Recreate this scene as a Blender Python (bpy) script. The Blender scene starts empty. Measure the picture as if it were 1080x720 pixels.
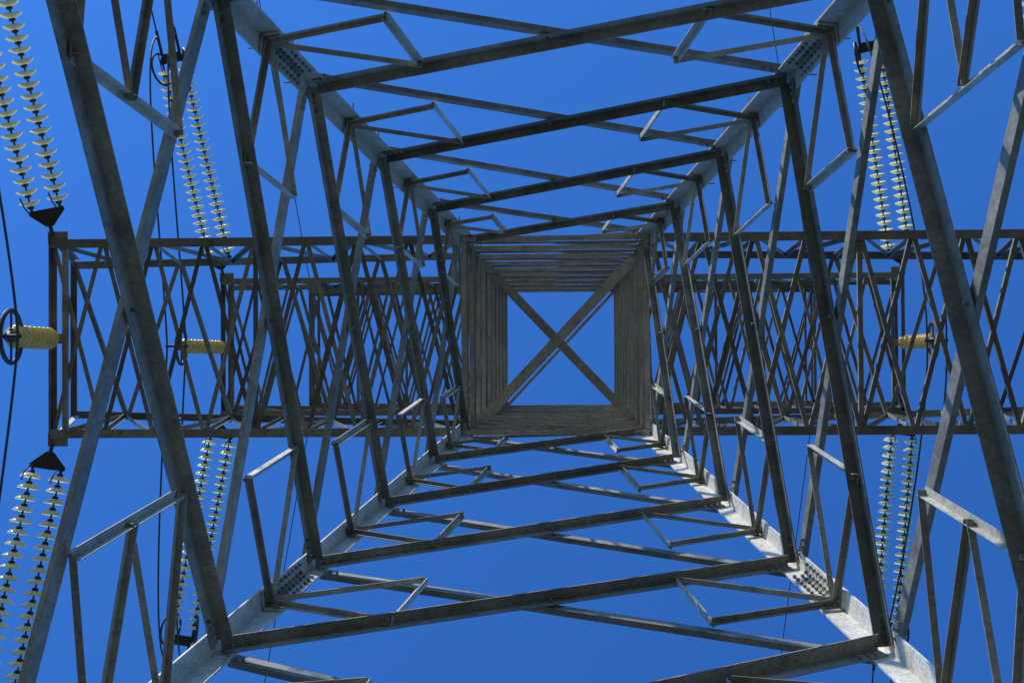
import bpy, bmesh, math, random
from mathutils import Vector, Matrix
random.seed(7)
V=Vector
# ------------------------------------------------------------------ dimensions (metres)
EYE=1.6                 # eye height; all "h" below are heights above the eye
AX,AY=1.5,1.585         # half widths of the tower shaft
BX,BY=5.94,5.82         # half widths at eye level
CX,CY=-0.204,-0.513     # tower axis
H1=21.39; HT=36.6
LV=[-1.35,4.9,9.6,12.99,15.32,17.64,19.77,21.39]
HB=30.96
def W(h):
    t=(H1-h)/H1
    if t<0:t=0
    return AX+(BX-AX)*t, AY+(BY-AY)*t
def P(sx,sy,h):
    w=W(h); return V((CX+sx*w[0],CY+sy*w[1],h+EYE))
# ------------------------------------------------------------------ materials
def newmat(n):
    m=bpy.data.materials.new(n); m.use_nodes=True
    nt=m.node_tree; return m,nt,nt.nodes['Principled BSDF']
def ramp(nt,fac,stops):
    r=nt.nodes.new('ShaderNodeValToRGB'); e=r.color_ramp.elements
    while len(e)<len(stops): e.new(.5)
    for i,(p,c) in enumerate(stops):
        e[i].position=p; e[i].color=(*c,1)
    nt.links.new(fac,r.inputs[0]); return r.outputs[0]
def noise(nt,sc,det=3,rough=.6,vec=None):
    n=nt.nodes.new('ShaderNodeTexNoise'); n.inputs['Scale'].default_value=sc
    n.inputs['Detail'].default_value=det; n.inputs['Roughness'].default_value=rough
    if vec: nt.links.new(vec,n.inputs['Vector'])
    return n.outputs['Fac']
def mix(nt,a,b,f,mode='MIX'):
    m=nt.nodes.new('ShaderNodeMix'); m.data_type='RGBA'; m.blend_type=mode
    for s,v in ((0,f),(6,a),(7,b)):
        if isinstance(v,(int,float)): m.inputs[s].default_value=v
        elif isinstance(v,tuple): m.inputs[s].default_value=(*v,1)
        else: nt.links.new(v,m.inputs[s])
    return m.outputs[2]
def steel(name,dark,light,stain,metal=.1):
    m,nt,b=newmat(name)
    tc=nt.nodes.new('ShaderNodeTexCoord').outputs['Object']
    c=ramp(nt,noise(nt,2.2,4,.65,tc),[(.3,dark),(.68,light)])
    fine=noise(nt,22,3,.7,tc)
    sp=ramp(nt,fine,[(.35,(.6,.6,.6)),(.6,(1,1,1))])
    c=mix(nt,c,sp,.8,'MULTIPLY')
    st=ramp(nt,noise(nt,5,4,.75,tc),[(.54,(0,0,0)),(.72,(.8,.8,.8))])
    c=mix(nt,c,stain,st)
    at=nt.nodes.new('ShaderNodeAttribute'); at.attribute_name='tone'
    tn=ramp(nt,at.outputs['Fac'],[(0,(.42,.41,.38)),(.5,(.78,.78,.76)),(1,(1,1,1))])
    c=mix(nt,c,tn,1.0,'MULTIPLY')
    nt.links.new(c,b.inputs['Base Color'])
    b.inputs['Metallic'].default_value=metal
    rr=nt.nodes.new('ShaderNodeMapRange'); nt.links.new(fine,rr.inputs[0])
    rr.inputs[3].default_value=.42; rr.inputs[4].default_value=.8
    nt.links.new(rr.outputs[0],b.inputs['Roughness'])
    return m
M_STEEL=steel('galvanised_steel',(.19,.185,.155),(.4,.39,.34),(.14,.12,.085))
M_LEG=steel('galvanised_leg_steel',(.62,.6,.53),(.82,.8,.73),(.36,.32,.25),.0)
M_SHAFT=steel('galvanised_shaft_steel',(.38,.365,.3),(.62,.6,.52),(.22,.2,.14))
def simple(name,c1,c2,sc,rough,metal=0):
    m,nt,b=newmat(name)
    tc=nt.nodes.new('ShaderNodeTexCoord').outputs['Object']
    nt.links.new(ramp(nt,noise(nt,sc,3,.6,tc),[(.3,c1),(.7,c2)]),b.inputs['Base Color'])
    b.inputs['Roughness'].default_value=rough; b.inputs['Metallic'].default_value=metal
    return m
M_DARK=simple('dark_hardware_steel',(.03,.03,.032),(.07,.07,.065),30,.55,.5)
M_WIRE=simple('conductor_aluminium',(.04,.04,.04),(.08,.08,.08),30,.6,.5)
M_POLY=simple('insulator_porcelain',(.62,.42,.12),(.8,.62,.25),9,.3)
M_CONC=simple('concrete',(.22,.21,.19),(.36,.35,.32),4,.9)
# pale glass discs: translucent + glossy
M_GLASS,nt,b=newmat('insulator_glass')
b.inputs['Roughness'].default_value=.12
tc=nt.nodes.new('ShaderNodeTexCoord').outputs['Object']
gc=ramp(nt,noise(nt,7,2,.6,tc),[(.3,(.86,.85,.58)),(.7,(.96,.94,.74))])
nt.links.new(gc,b.inputs['Base Color'])
tl=nt.nodes.new('ShaderNodeBsdfTranslucent'); nt.links.new(gc,tl.inputs['Color'])
ms=nt.nodes.new('ShaderNodeMixShader'); ms.inputs[0].default_value=.6
nt.links.new(b.outputs[0],ms.inputs[1]); nt.links.new(tl.outputs[0],ms.inputs[2])
nt.links.new(ms.outputs[0],nt.nodes['Material Output'].inputs['Surface'])

# ------------------------------------------------------------------ mesh batch
class Batch:
    def __init__(s): s.v=[];s.f=[];s.t=[]
    def add(s,vs,fs,tone=None):
        o=len(s.v); tone=random.random() if tone is None else tone
        s.v+= [tuple(x) for x in vs]; s.f+=[tuple(i+o for i in f) for f in fs]; s.t+=[tone]*len(fs)
    def obj(s,name,mat,parent=None):
        me=bpy.data.meshes.new(name); me.from_pydata(s.v,[],s.f)
        at=me.attributes.new('tone','FLOAT','FACE'); at.data.foreach_set('value',s.t)
        bm=bmesh.new(); bm.from_mesh(me); bmesh.ops.recalc_face_normals(bm,faces=bm.faces); bm.to_mesh(me); bm.free()
        me.materials.append(mat)
        ob=bpy.data.objects.new(name,me); bpy.context.collection.objects.link(ob); ob.parent=parent
        return ob
def angle(B,p0,p1,w,t,n,off=0.0,flip=False,cut=0.0,top=None,w2=None,tone=None):
    """steel L section; in-plane flange centred on the line, other flange along n"""
    d=(p1-p0).normalized(); n=(n-d*n.dot(d)).normalized(); s=d.cross(n)
    if flip: s=-s
    if top is not None and (s.z>0)==top: s=-s
    w2=w2 or w
    off+=random.uniform(-.0025,.0025)
    a0=p0+d*cut+n*off; a1=p1-d*cut+n*off
    cs=[(-w/2,0),(w/2,0),(w/2,t),(-w/2+t,t),(-w/2+t,w2),(-w/2,w2)]
    vs=[a0+s*x+n*y for x,y in cs]+[a1+s*x+n*y for x,y in cs]
    fs=[(i,(i+1)%6,(i+1)%6+6,i+6) for i in range(6)]+[tuple(range(5,-1,-1)),tuple(range(6,12))]
    B.add(vs,fs,tone)
def legangle(B,p0,p1,w,t,s,n,tone=None):
    d=(p1-p0).normalized(); n=(n-d*n.dot(d)).normalized(); s=(s-d*s.dot(d)).normalized()
    cs=[(0,0),(w,0),(w,t),(t,t),(t,w),(0,w)]
    vs=[p0+s*x+n*y for x,y in cs]+[p1+s*x+n*y for x,y in cs]
    fs=[(i,(i+1)%6,(i+1)%6+6,i+6) for i in range(6)]+[tuple(range(5,-1,-1)),tuple(range(6,12))]
    B.add(vs,fs,tone)
def box(B,c,ax,ay,az,lx,ly,lz,tone=None):
    vs=[c+ax*(lx/2*i)+ay*(ly/2*j)+az*(lz/2*k) for i in(-1,1) for j in(-1,1) for k in(-1,1)]
    B.add(vs,[(0,1,3,2),(4,6,7,5),(0,4,5,1),(2,3,7,6),(0,2,6,4),(1,5,7,3)],tone)
def cyl(B,p0,p1,r,n=6,tone=None):
    d=(p1-p0).normalized(); u=d.orthogonal().normalized(); w=d.cross(u)
    vs=[p+u*(r*math.cos(2*math.pi*i/n))+w*(r*math.sin(2*math.pi*i/n)) for p in(p0,p1) for i in range(n)]
    B.add(vs,[(i,(i+1)%n,(i+1)%n+n,i+n) for i in range(n)]+[tuple(range(n-1,-1,-1)),tuple(range(n,2*n))],tone)
def poly_plate(B,pts,n,t):
    m=len(pts); vs=[p-n*t/2 for p in pts]+[p+n*t/2 for p in pts]
    B.add(vs,[(i,(i+1)%m,(i+1)%m+m,i+m) for i in range(m)]+[tuple(range(m-1,-1,-1)),tuple(range(m,2*m))])

tower=bpy.data.objects.new('lattice_transmission_tower',None); bpy.context.collection.objects.link(tower)

# ------------------------------------------------------------------ legs
legs=Batch(); bolts=Batch(); plates=Batch(); shl=Batch()
up=V((0,0,1))
LT={(-1,-1):.2,(1,-1):.25,(-1,1):.55,(1,1):1.0}     # sunlight painted in as tone: sunlit legs paler, the others darker
for sx in(-1,1):
    for sy in(-1,1):
        S=V((-sx,0,0)); N=V((0,-sy,0)); lt=LT[(sx,sy)]
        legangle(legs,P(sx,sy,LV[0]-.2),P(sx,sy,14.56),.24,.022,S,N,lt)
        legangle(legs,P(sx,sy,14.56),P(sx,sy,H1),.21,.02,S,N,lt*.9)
        legangle(shl,V((CX+sx*AX,CY+sy*AY,H1+EYE)),V((CX+sx*AX,CY+sy*AY,HT+EYE)),.11,.016,S,N,.4)
        for hs,ln,wd in((14.56,1.05,.19),(4.2,1.1,.2),):
            d=(P(sx,sy,hs+.5)-P(sx,sy,hs-.5)).normalized()
            o=P(sx,sy,hs)
            for A_,B_ in((S,N),(N,S)):
                a_=(A_-d*A_.dot(d)).normalized(); b_=(B_-d*B_.dot(d)); b_=(b_-a_*b_.dot(a_)).normalized()
                c=o+a_*(.045+wd/2)+b_*.034
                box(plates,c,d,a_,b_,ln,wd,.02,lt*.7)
                nb=int(ln/.1)
                for i in range(nb):
                    for j in(-1,1):
                        q=c+d*((i-(nb-1)/2)*.1)+a_*(j*wd*.24)
                        cyl(bolts,q+b_*.008,q+b_*.04,.021,6)
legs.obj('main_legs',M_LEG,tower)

# ------------------------------------------------------------------ face bracing of the tapering body
faces=[((-1,-1),(1,-1)),((1,-1),(1,1)),((1,1),(-1,1)),((-1,1),(-1,-1))]
WB=[.2,.19,.165,.13,.115,.105,.1]; RB=[.1,.085,.068,.062,.055,.052,.05]
br=Batch(); rd=Batch()
for fi,(A,B_) in enumerate(faces):
    for k in range(len(LV)-1):
        lo,hi=LV[k],LV[k+1]
        LL,LR,UL,UR=P(*A,lo),P(*B_,lo),P(*A,hi),P(*B_,hi)
        n=(LR-LL).cross(UL-LL).normalized()
        cen=V((CX,CY,(lo+hi)/2+EYE))
        if n.dot(cen-(LL+UR)/2)<0: n=-n
        w=WB[k]; t=.012
        inl=(LR-LL).normalized()*.1
        # heavy diagonal inside the legs, lighter one bolted outside with its flange outwards
        angle(br,LR-inl,UL+inl,w,t,n,.026,top=True)
        angle(br,LL+inl,UR-inl,w*.88,t,-n,.004,top=True,tone=random.uniform(.3,1))
        Wl=(LR-LL).length; Wu=(UR-UL).length; tc_=Wl/(Wl+Wu)
        C=LL.lerp(UR,tc_)
        cyl(bolts,C-n*.03,C+n*.075,.018,6)
        for q,e,o_ in((LL,UR,0),(LR,UL,.035)):
            dd=(e-q).normalized()
            for qq,sg in((q,1),(e,-1)):
                for i in range(3 if k<5 else 2):
                    b0=qq+dd*sg*(.2+.09*i)+n*o_
                    cyl(bolts,b0-n*.01,b0+n*.04,.018,6)
        rw=RB[k]
        for side,(lown,upn) in enumerate(((LL,UL),(LR,UR))):
            Pl=lown.lerp(C,.5); Pu=upn.lerp(C,.5)
            angle(rd,Pl,Pu,rw*1.2,.008,n,.042,bool(random.getrandbits(1)),tone=random.uniform(.75,1))
            for q in(Pl,Pu): cyl(bolts,q+n*.03,q+n*.07,.016,6)
            if k<=2:
                A1=lown.lerp(upn,.34); B1=lown.lerp(upn,.67); Pm=(Pl+Pu)/2
                for i,(x,y) in enumerate(((Pl,A1),(Pm,A1),(Pm,B1),(Pu,B1))):
                    angle(rd,x,y,rw,.008,n,.055+.012*(i%2),i%2==0,tone=random.uniform(0,.5))
            else:
                M=lown.lerp(upn,.5)
                angle(rd,Pl,M,rw,.008,n,.054,top=True,tone=random.uniform(0,.5))
                angle(rd,Pu,M,rw,.008,n,.066,top=False,tone=random.uniform(0,.6))
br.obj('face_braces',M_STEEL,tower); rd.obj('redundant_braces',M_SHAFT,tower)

# ------------------------------------------------------------------ straight shaft
NS=9
hs=[H1+(HT-H1)*i/NS for i in range(NS+1)]
def Q(sx,sy,h): return V((CX+sx*AX,CY+sy*AY,h+EYE))
for fi,(A,B_) in enumerate(faces):
    n=V((-(A[0]+B_[0])/2,-(A[1]+B_[1])/2,0))
    dh=.022*(fi%2)          # members of adjoining faces lap over each other at the corners
    for i,h in enumerate(hs):
        angle(shl,Q(*A,h+dh),Q(*B_,h+dh),.11,.012,n,.02,False,.03,w2=.05+.03*(1-i/NS),tone=random.uniform(.7,1))
        if i<NS:
            h2=hs[i+1]
            angle(shl,Q(*A,h),Q(*B_,h2),.07,.009,n,.03,False,.1,w2=.045,tone=random.uniform(0,.4))
            angle(shl,Q(*B_,h),Q(*A,h2),.07,.009,-n,.004,True,.1,w2=.045,tone=random.uniform(0,.4))
            hm=(h+h2)/2+dh*1.3
            angle(shl,Q(*A,hm),Q(*B_,hm),.07,.009,n,.03,bool(i%2),.03,w2=.04,tone=random.uniform(0,.2))  # mid rails toned dark, painting in the shadow lines between slats
for h,w,o in((25.2,.19,1),(25.2,.15,2),(HT-.1,.08,1),(HT-.1,.08,2)):
    if o==1: angle(shl,Q(1,-1,h),Q(-1,1,h),w,.012,up,.0,False,.1,tone=.7)
    else: angle(shl,Q(-1,-1,h),Q(1,1,h),w,.012,up,.02,True,.1,tone=.3)
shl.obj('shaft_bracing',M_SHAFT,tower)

# ------------------------------------------------------------------ cross-arms
def arm(sg,hb,ht,dtip,L,nP,cw,dw,k,name):
    B=Batch()
    def lo(sy,t): return V((CX+sg*(AX+(L-AX)*t),CY+sy*AY,hb+EYE))
    def hi(sy,t):
        return V((CX+sg*(AX+(L-AX)*t),CY+sy*AY*(1+(k-1)*t),ht+(hb+dtip-ht)*t+EYE))
    for sy in(-1,1):
        nn=V((0,-sy,0))
        angle(B,lo(sy,0),lo(sy,1),cw,.014,nn,0,top=False)
        angle(B,hi(sy,0),hi(sy,1),cw*.85,.012,nn,0,top=True)
        for i in range(nP):
            a0,a1=i/nP,(i+1)/nP
            if i%2==0: angle(B,lo(sy,a0),hi(sy,a1),dw,.008,nn,.03)
            else: angle(B,hi(sy,a0),lo(sy,a1),dw,.008,nn,.03,True)
            if i: angle(B,lo(sy,a0),hi(sy,a0),dw*.9,.008,nn,.045)
    for i in range(nP):
        a0,a1=i/nP,(i+1)/nP
        angle(B,lo(-1,a0),lo(1,a1),dw,.008,up,.02)
        angle(B,lo(1,a0),lo(-1,a1),dw,.008,up,.035,True)
        if i%2==0: angle(B,hi(-1,a0),hi(1,a1),dw,.008,up,.02)
        else: angle(B,hi(1,a0),hi(-1,a1),dw,.008,up,.02)
    X=V((sg,0,0))
    angle(B,lo(-1,1)-V((0,cw/2,0)),lo(1,1)+V((0,cw/2,0)),cw,.014,-X,-.03,w2=cw*.62)
    angle(B,lo(-1,1)-X*.24,lo(1,1)-X*.24,cw*.7,.012,X,-.02,w2=cw*.55)
    angle(B,hi(-1,1),hi(1,1),cw*.6,.012,-X,-.02)
    for sy in(-1,1): angle(B,lo(sy,1),hi(sy,1),cw*.7,.012,-X,.02)
    angle(B,lo(-1,.5),lo(1,.5),dw*1.1,.01,up,.05)
    c=V((CX+sg*L,CY,hb+EYE-.03))
    box(plates,c-X*.12,X,V((0,1,0)),up,.3,.16,.016,0)
    B.obj(name,M_STEEL,tower)
    for sy in(-1,1):
        q=lo(sy,1)+V((0,sy*.03,-.012))
        box(plates,q-X*.1,X,V((0,1,0)),up,.32,.2,.016,0)
for sg in(-1,1):
    s='left' if sg<0 else 'right'
    arm(sg,H1,24.6,.9,8.05,8,.14,.07,.82,'lower_cross_arm_'+s)
    arm(sg,HB,33.3,.6,7.75,8,.13,.065,.92,'upper_cross_arm_'+s)
    arm(sg,35.3,HT,.35,6.55,6,.11,.06,.95,'ground_wire_arm_'+s)

# ------------------------------------------------------------------ step bolts on two legs
for sx,sy in((-1,-1),(1,-1)):
    h=-.2
    i=0
    while h<HT-.5:
        q=P(sx,sy,h) if h<H1 else Q(sx,sy,h)
        o=V((-sx,0,0)) if i%2 else V((0,-sy,0))
        p=V((0,sy,0)) if i%2 else V((sx,0,0))
        cyl(bolts,q+o*.12,q+o*.12+p*.17,.01,6)
        h+=.45;i+=1
plates.obj('gusset_plates',M_LEG,tower); bolts.obj('bolts',M_STEEL,tower)
# footings
ft=Batch()
for sx in(-1,1):
    for sy in(-1,1):
        q=P(sx,sy,LV[0]); q.z=0
        for r,z0,z1 in((.75,-.3,.14),(.45,.14,.5)):
            vs=[q+V((x*r,y*r,z)) for z in(z0,z1) for x,y in((-1,-1),(1,-1),(1,1),(-1,1))]
            ft.add(vs,[(0,1,5,4),(1,2,6,5),(2,3,7,6),(3,0,4,7),(3,2,1,0),(4,5,6,7)])
ft.obj('concrete_footings',M_CONC,tower)

# ------------------------------------------------------------------ lathe meshes
def lathe(bm,prof,seg,mi):
    rings=[]
    for r,z in prof:
        rings.append([bm.verts.new((r*math.cos(2*math.pi*i/seg),r*math.sin(2*math.pi*i/seg),z)) for i in range(seg)])
    for a_,b_ in zip(rings,rings[1:]):
        for i in range(seg):
            f=bm.faces.new((a_[i],a_[(i+1)%seg],b_[(i+1)%seg],b_[i])); f.material_index=mi; f.smooth=True
PITCH=.18; ND=24
def string_mesh():
    bm=bmesh.new()
    for i in range(ND):
        z=i*PITCH
        lathe(bm,[(.012,z-.005),(.042,z),(.052,z+.02),(.052,z+.06),(.038,z+.075)],12,1)
        lathe(bm,[(.045,z+.045),(.085,z+.055),(.135,z+.08),(.168,z+.108),(.172,z+.122),(.158,z+.118),(.135,z+.104),(.125,z+.116),(.11,z+.1),(.095,z+.112),(.07,z+.094),(.03,z+.1)],24,0)
        lathe(bm,[(.028,z+.085),(.016,z+.11),(.016,z+PITCH)],8,1)
    me=bpy.data.meshes.new('disc_string'); bm.to_mesh(me); bm.free()
    me.materials.append(M_GLASS); me.materials.append(M_DARK); return me
SM=string_mesh(); SL=ND*PITCH
def torus(B,c,ax,R_,r,ns=28,nr=8):
    u=(V((0,0,1))-ax*ax.z).normalized() if abs(ax.z)<.9 else ax.orthogonal().normalized()
    w=ax.cross(u)
    vs=[]
    for i in range(ns):
        t=2*math.pi*i/ns; rad=u*math.cos(t)+w*math.sin(t)
        for j in range(nr):
            s=2*math.pi*j/nr
            vs.append(c+rad*R_+rad*r*math.cos(s)+ax*r*math.sin(s))
    fs=[(i*nr+j,((i+1)%ns)*nr+j,((i+1)%ns)*nr+(j+1)%nr,i*nr+(j+1)%nr) for i in range(ns) for j in range(nr)]
    B.add(vs,fs,.5)
def tube(B,pts,r,n=6):
    vs=[]; m=len(pts)
    for i,p in enumerate(pts):
        d=(pts[min(i+1,m-1)]-pts[max(i-1,0)]).normalized()
        u=d.cross(V((1,0,.001))).normalized(); w=d.cross(u)
        vs+=[p+u*(r*math.cos(2*math.pi*j/n))+w*(r*math.sin(2*math.pi*j/n)) for j in range(n)]
    fs=[(i*n+j,i*n+(j+1)%n,(i+1)*n+(j+1)%n,(i+1)*n+j) for i in range(m-1) for j in range(n)]
    B.add(vs,fs,.5)
def bez(p0,p1,p2,p3,n=24):
    return [p0*(1-t)**3+p1*3*t*(1-t)**2+p2*3*t*t*(1-t)+p3*t**3 for t in [i/n for i in range(n+1)]]
SEP=.46
def deadend(tip,sy,slope):
    dx=-.185 if sy<0 else -.145
    d=V((dx,sy,-slope)).normalized()
    root=bpy.data.objects.new('insulator_string',None); bpy.context.collection.objects.link(root)
    hw=Batch()
    s=d.cross(up).normalized(); nrm=s.cross(d).normalized()
    cyl(hw,tip,tip+d*.16,.035,8)
    ya=tip+d*.14; yb=tip+d*.36
    poly_plate(hw,[ya-s*.06,ya+s*.06,yb+s*(SEP/2+.06),yb+s*(SEP/2+.05)+d*.06,yb-s*(SEP/2+.05)+d*.06,yb-s*(SEP/2+.06)],nrm,.025)
    s0=yb+d*.1
    for j in(-1,1):
        cyl(hw,yb+s*(j*SEP/2),s0+s*(j*SEP/2)+d*.02,.025,8)
        ob=bpy.data.objects.new('discs',SM); bpy.context.collection.objects.link(ob); ob.parent=root
        ob.matrix_local=Matrix.Translation(s0+s*(j*SEP/2))@d.to_track_quat('Z','Y').to_matrix().to_4x4()
        tube(hw,[yb+s*(j*SEP/2)+nrm*z+d*q for z,q in((0,.02),(-.16,.05),(-.3,.16),(-.36,.3))],.012)
        cyl(hw,s0+s*(j*SEP/2)+d*SL,s0+s*(j*SEP/2)+d*(SL+.12),.025,8)
    e=s0+d*(SL+.1)
    poly_plate(hw,[e+s*(SEP/2+.06),e+s*(SEP/2+.05)+d*.07,e+s*.2+d*.22,e-s*.2+d*.22,e-s*(SEP/2+.05)+d*.07,e-s*(SEP/2+.06)],nrm,.025)
    for j in(-1,1):
        rc=e-d*.1+s*(j*(SEP/2+.05))
        torus(hw,rc,(s+up*.35*j).normalized(),.36,.026)
        cyl(hw,rc-d*.36,rc+d*.36,.014)
    e2=e+d*.2
    for j in(-1,1):
        q=e2+s*(j*.2)
        cyl(hw,q,q+d*.55,.035,8); cyl(hw,q+d*.42,q+d*.42-up*.25-d*.1,.03,8)
    hw.obj('yoke_and_fittings',M_DARK,root)
    return [e2+s*(j*.2)+d*.42-up*.25-d*.1 for j in(-1,1)],[e2+s*(j*.2)+d*.55 for j in(-1,1)],d,s
def pendant(top,L,lean,r):
    root=bpy.data.objects.new('post_insulator',None); bpy.context.collection.objects.link(root)
    d=V((lean,0,-1)).normalized()
    bm=bmesh.new()
    z=.18
    lathe(bm,[(.03,0),(.03,.1),(.07,.11),(.07,.2)],16,1)
    n=int((L-.5)/.09)
    prof=[(.05,z)]
    for i in range(n):
        rr=r if i%2==0 else r*.78
        prof+=[(.075,z),(rr*.9,z+.018),(rr,z+.03),(rr*.93,z+.036),(.08,z+.05)]; z+=.09
    lathe(bm,prof,28,0)
    lathe(bm,[(.085,z-.02),(.085,z+.1),(.04,z+.12),(.04,z+.26),(.001,z+.27)],16,1)
    me=bpy.data.meshes.new('ribbed_body'); bm.to_mesh(me); bm.free()
    me.materials.append(M_POLY); me.materials.append(M_DARK)
    ob=bpy.data.objects.new('ribbed_body',me); bpy.context.collection.objects.link(ob); ob.parent=root
    ob.matrix_local=Matrix.Translation(top)@d.to_track_quat('Z','Y').to_matrix().to_4x4()
    hw=Batch(); e=top+d*(z+.02)
    torus(hw,e,V((1,0,0)),.39,.036)
    cyl(hw,e-V((0,.38,0)),e+V((0,.38,0)),.018)
    b2=top+d*(z+.24)
    cyl(hw,b2-V((.24,0,0)),b2+V((.24,0,0)),.03)
    hw.obj('ring_and_clamp',M_DARK,root)
    return b2
def cable(name,ptsl,r):
    B=Batch()
    for p in ptsl: tube(B,p,r)
    return B.obj(name,M_WIRE)
for sg in(-1,1):
    for hb,L,PL,lean,pr in((H1,8.05,1.95,0,.175),(HB,7.75,2.5,(-.17 if sg<0 else .05),.155)):
        X=CX+sg*(L-.02)
        b2=pendant(V((X,CY,hb+EYE)),PL,lean,pr)
        ends=[]
        for sy in(-1,1):
            jm,ce,d,s=deadend(V((X,CY+sy*(AY+.08),hb+EYE-.03)),sy,.21)
            ends.append((jm,sy))
            pts=[]
            for j in(0,1):
                c=[]
                for i in range(61):
                    q=(i/60)**1.6*260
                    c.append(ce[j]+V((d.x,d.y,0)).normalized()*q+up*(-.2*q+.2/300*q*q))
                pts.append(c)
            cable('power_line_cable',pts,.018)
        pts=[]
        (j0,_),(j1,_)=ends
        for j in(0,1):
            p0=j0[j]; p1=j1[1-j]
            m=b2+V(((.2 if p0.x+p1.x>j0[1-j].x+j1[j].x else -.2),0,-.02))
            c=bez(p0,p0+V((0,.5,-1.1)),m+V((0,-1.8,-.25)),m)+bez(m,m+V((0,1.8,-.25)),p1+V((0,-.5,-1.1)),p1)[1:]
            pts.append(c)
        cable('jumper_cable',pts,.02)
    tip=V((CX+sg*6.5,CY,35.3+EYE))
    for sy in(-1,1):
        t0=tip+V((0,sy*AY*.97,-.05))
        c=[t0+V((-.16,sy,0)).normalized()*q+up*(-.1*q+.1/300*q*q) for q in [(i/50)**1.5*260 for i in range(51)]]
        cable('ground_wire',[c],.012)

# ------------------------------------------------------------------ ground
bm=bmesh.new(); R=3000
rings=[0.01,15,60,250,1000,R]; seg=64
prev=None
for r in rings:
    ring=[bm.verts.new((r*math.cos(2*math.pi*i/seg),r*math.sin(2*math.pi*i/seg),0)) for i in range(seg)]
    if prev:
        for i in range(seg): bm.faces.new((prev[i],prev[(i+1)%seg],ring[(i+1)%seg],ring[i]))
    else: bm.faces.new(ring)
    prev=ring
me=bpy.data.meshes.new('ground'); bm.to_mesh(me); bm.free()
g=bpy.data.objects.new('ground',me); bpy.context.collection.objects.link(g)
m,nt,b=newmat('dry_grass')
tc=nt.nodes.new('ShaderNodeTexCoord').outputs['Object']
c=ramp(nt,noise(nt,.6,5,.7,tc),[(.3,(.065,.075,.035)),(.7,(.13,.12,.075))])
c=mix(nt,c,ramp(nt,noise(nt,14,4,.7,tc),[(.3,(.5,.5,.5)),(.7,(1,1,1))]),.8,'MULTIPLY')
nt.links.new(c,b.inputs['Base Color']); b.inputs['Roughness'].default_value=.95
me.materials.append(m)

# ------------------------------------------------------------------ light
EL=math.radians(31)
sd=V((-.56,-.83,0)).normalized()*math.cos(EL)+up*math.sin(EL)   # towards the sun
sun=bpy.data.lights.new('sun','SUN'); sun.energy=5; sun.angle=math.radians(.53); sun.color=(1,.95,.86)
so=bpy.data.objects.new('sun',sun); bpy.context.collection.objects.link(so)
so.rotation_euler=sd.to_track_quat('Z','Y').to_euler(); so.location=(0,0,60)
w=bpy.data.worlds.new('World'); bpy.context.scene.world=w; w.use_nodes=True
nt=w.node_tree; bg=nt.nodes['Background']
sk=nt.nodes.new('ShaderNodeTexSky'); sk.sky_type='NISHITA'; sk.sun_disc=False
sk.sun_elevation=EL; sk.sun_rotation=math.atan2(sd.x,sd.y)
sk.air_density=1.0; sk.dust_density=.2; sk.ozone_density=3.0
c=mix(nt,sk.outputs[0],(.44,1.13,2.1),1.0,'MULTIPLY')
nt.links.new(c,bg.inputs[0]); bg.inputs[1].default_value=.125
# ------------------------------------------------------------------ camera
cam=bpy.data.cameras.new('camera'); co=bpy.data.objects.new('camera',cam); bpy.context.collection.objects.link(co)
cam.sensor_width=36; cam.lens=1431.8/1080*36; cam.clip_end=6000; cam.clip_start=.05
rx,ry,rz=.0195,-.0415,.0074
Rm=Matrix.Rotation(rx,3,'X')@Matrix.Rotation(ry,3,'Y')@Matrix.Rotation(rz,3,'Z')
cm=Rm@Matrix(((1,0,0),(0,-1,0),(0,0,-1)))
co.matrix_world=Matrix.Translation((0,0,EYE))@cm.to_4x4()
sc=bpy.context.scene; sc.camera=co
sc.view_settings.view_transform='Standard'; sc.view_settings.look='None'; sc.view_settings.exposure=0
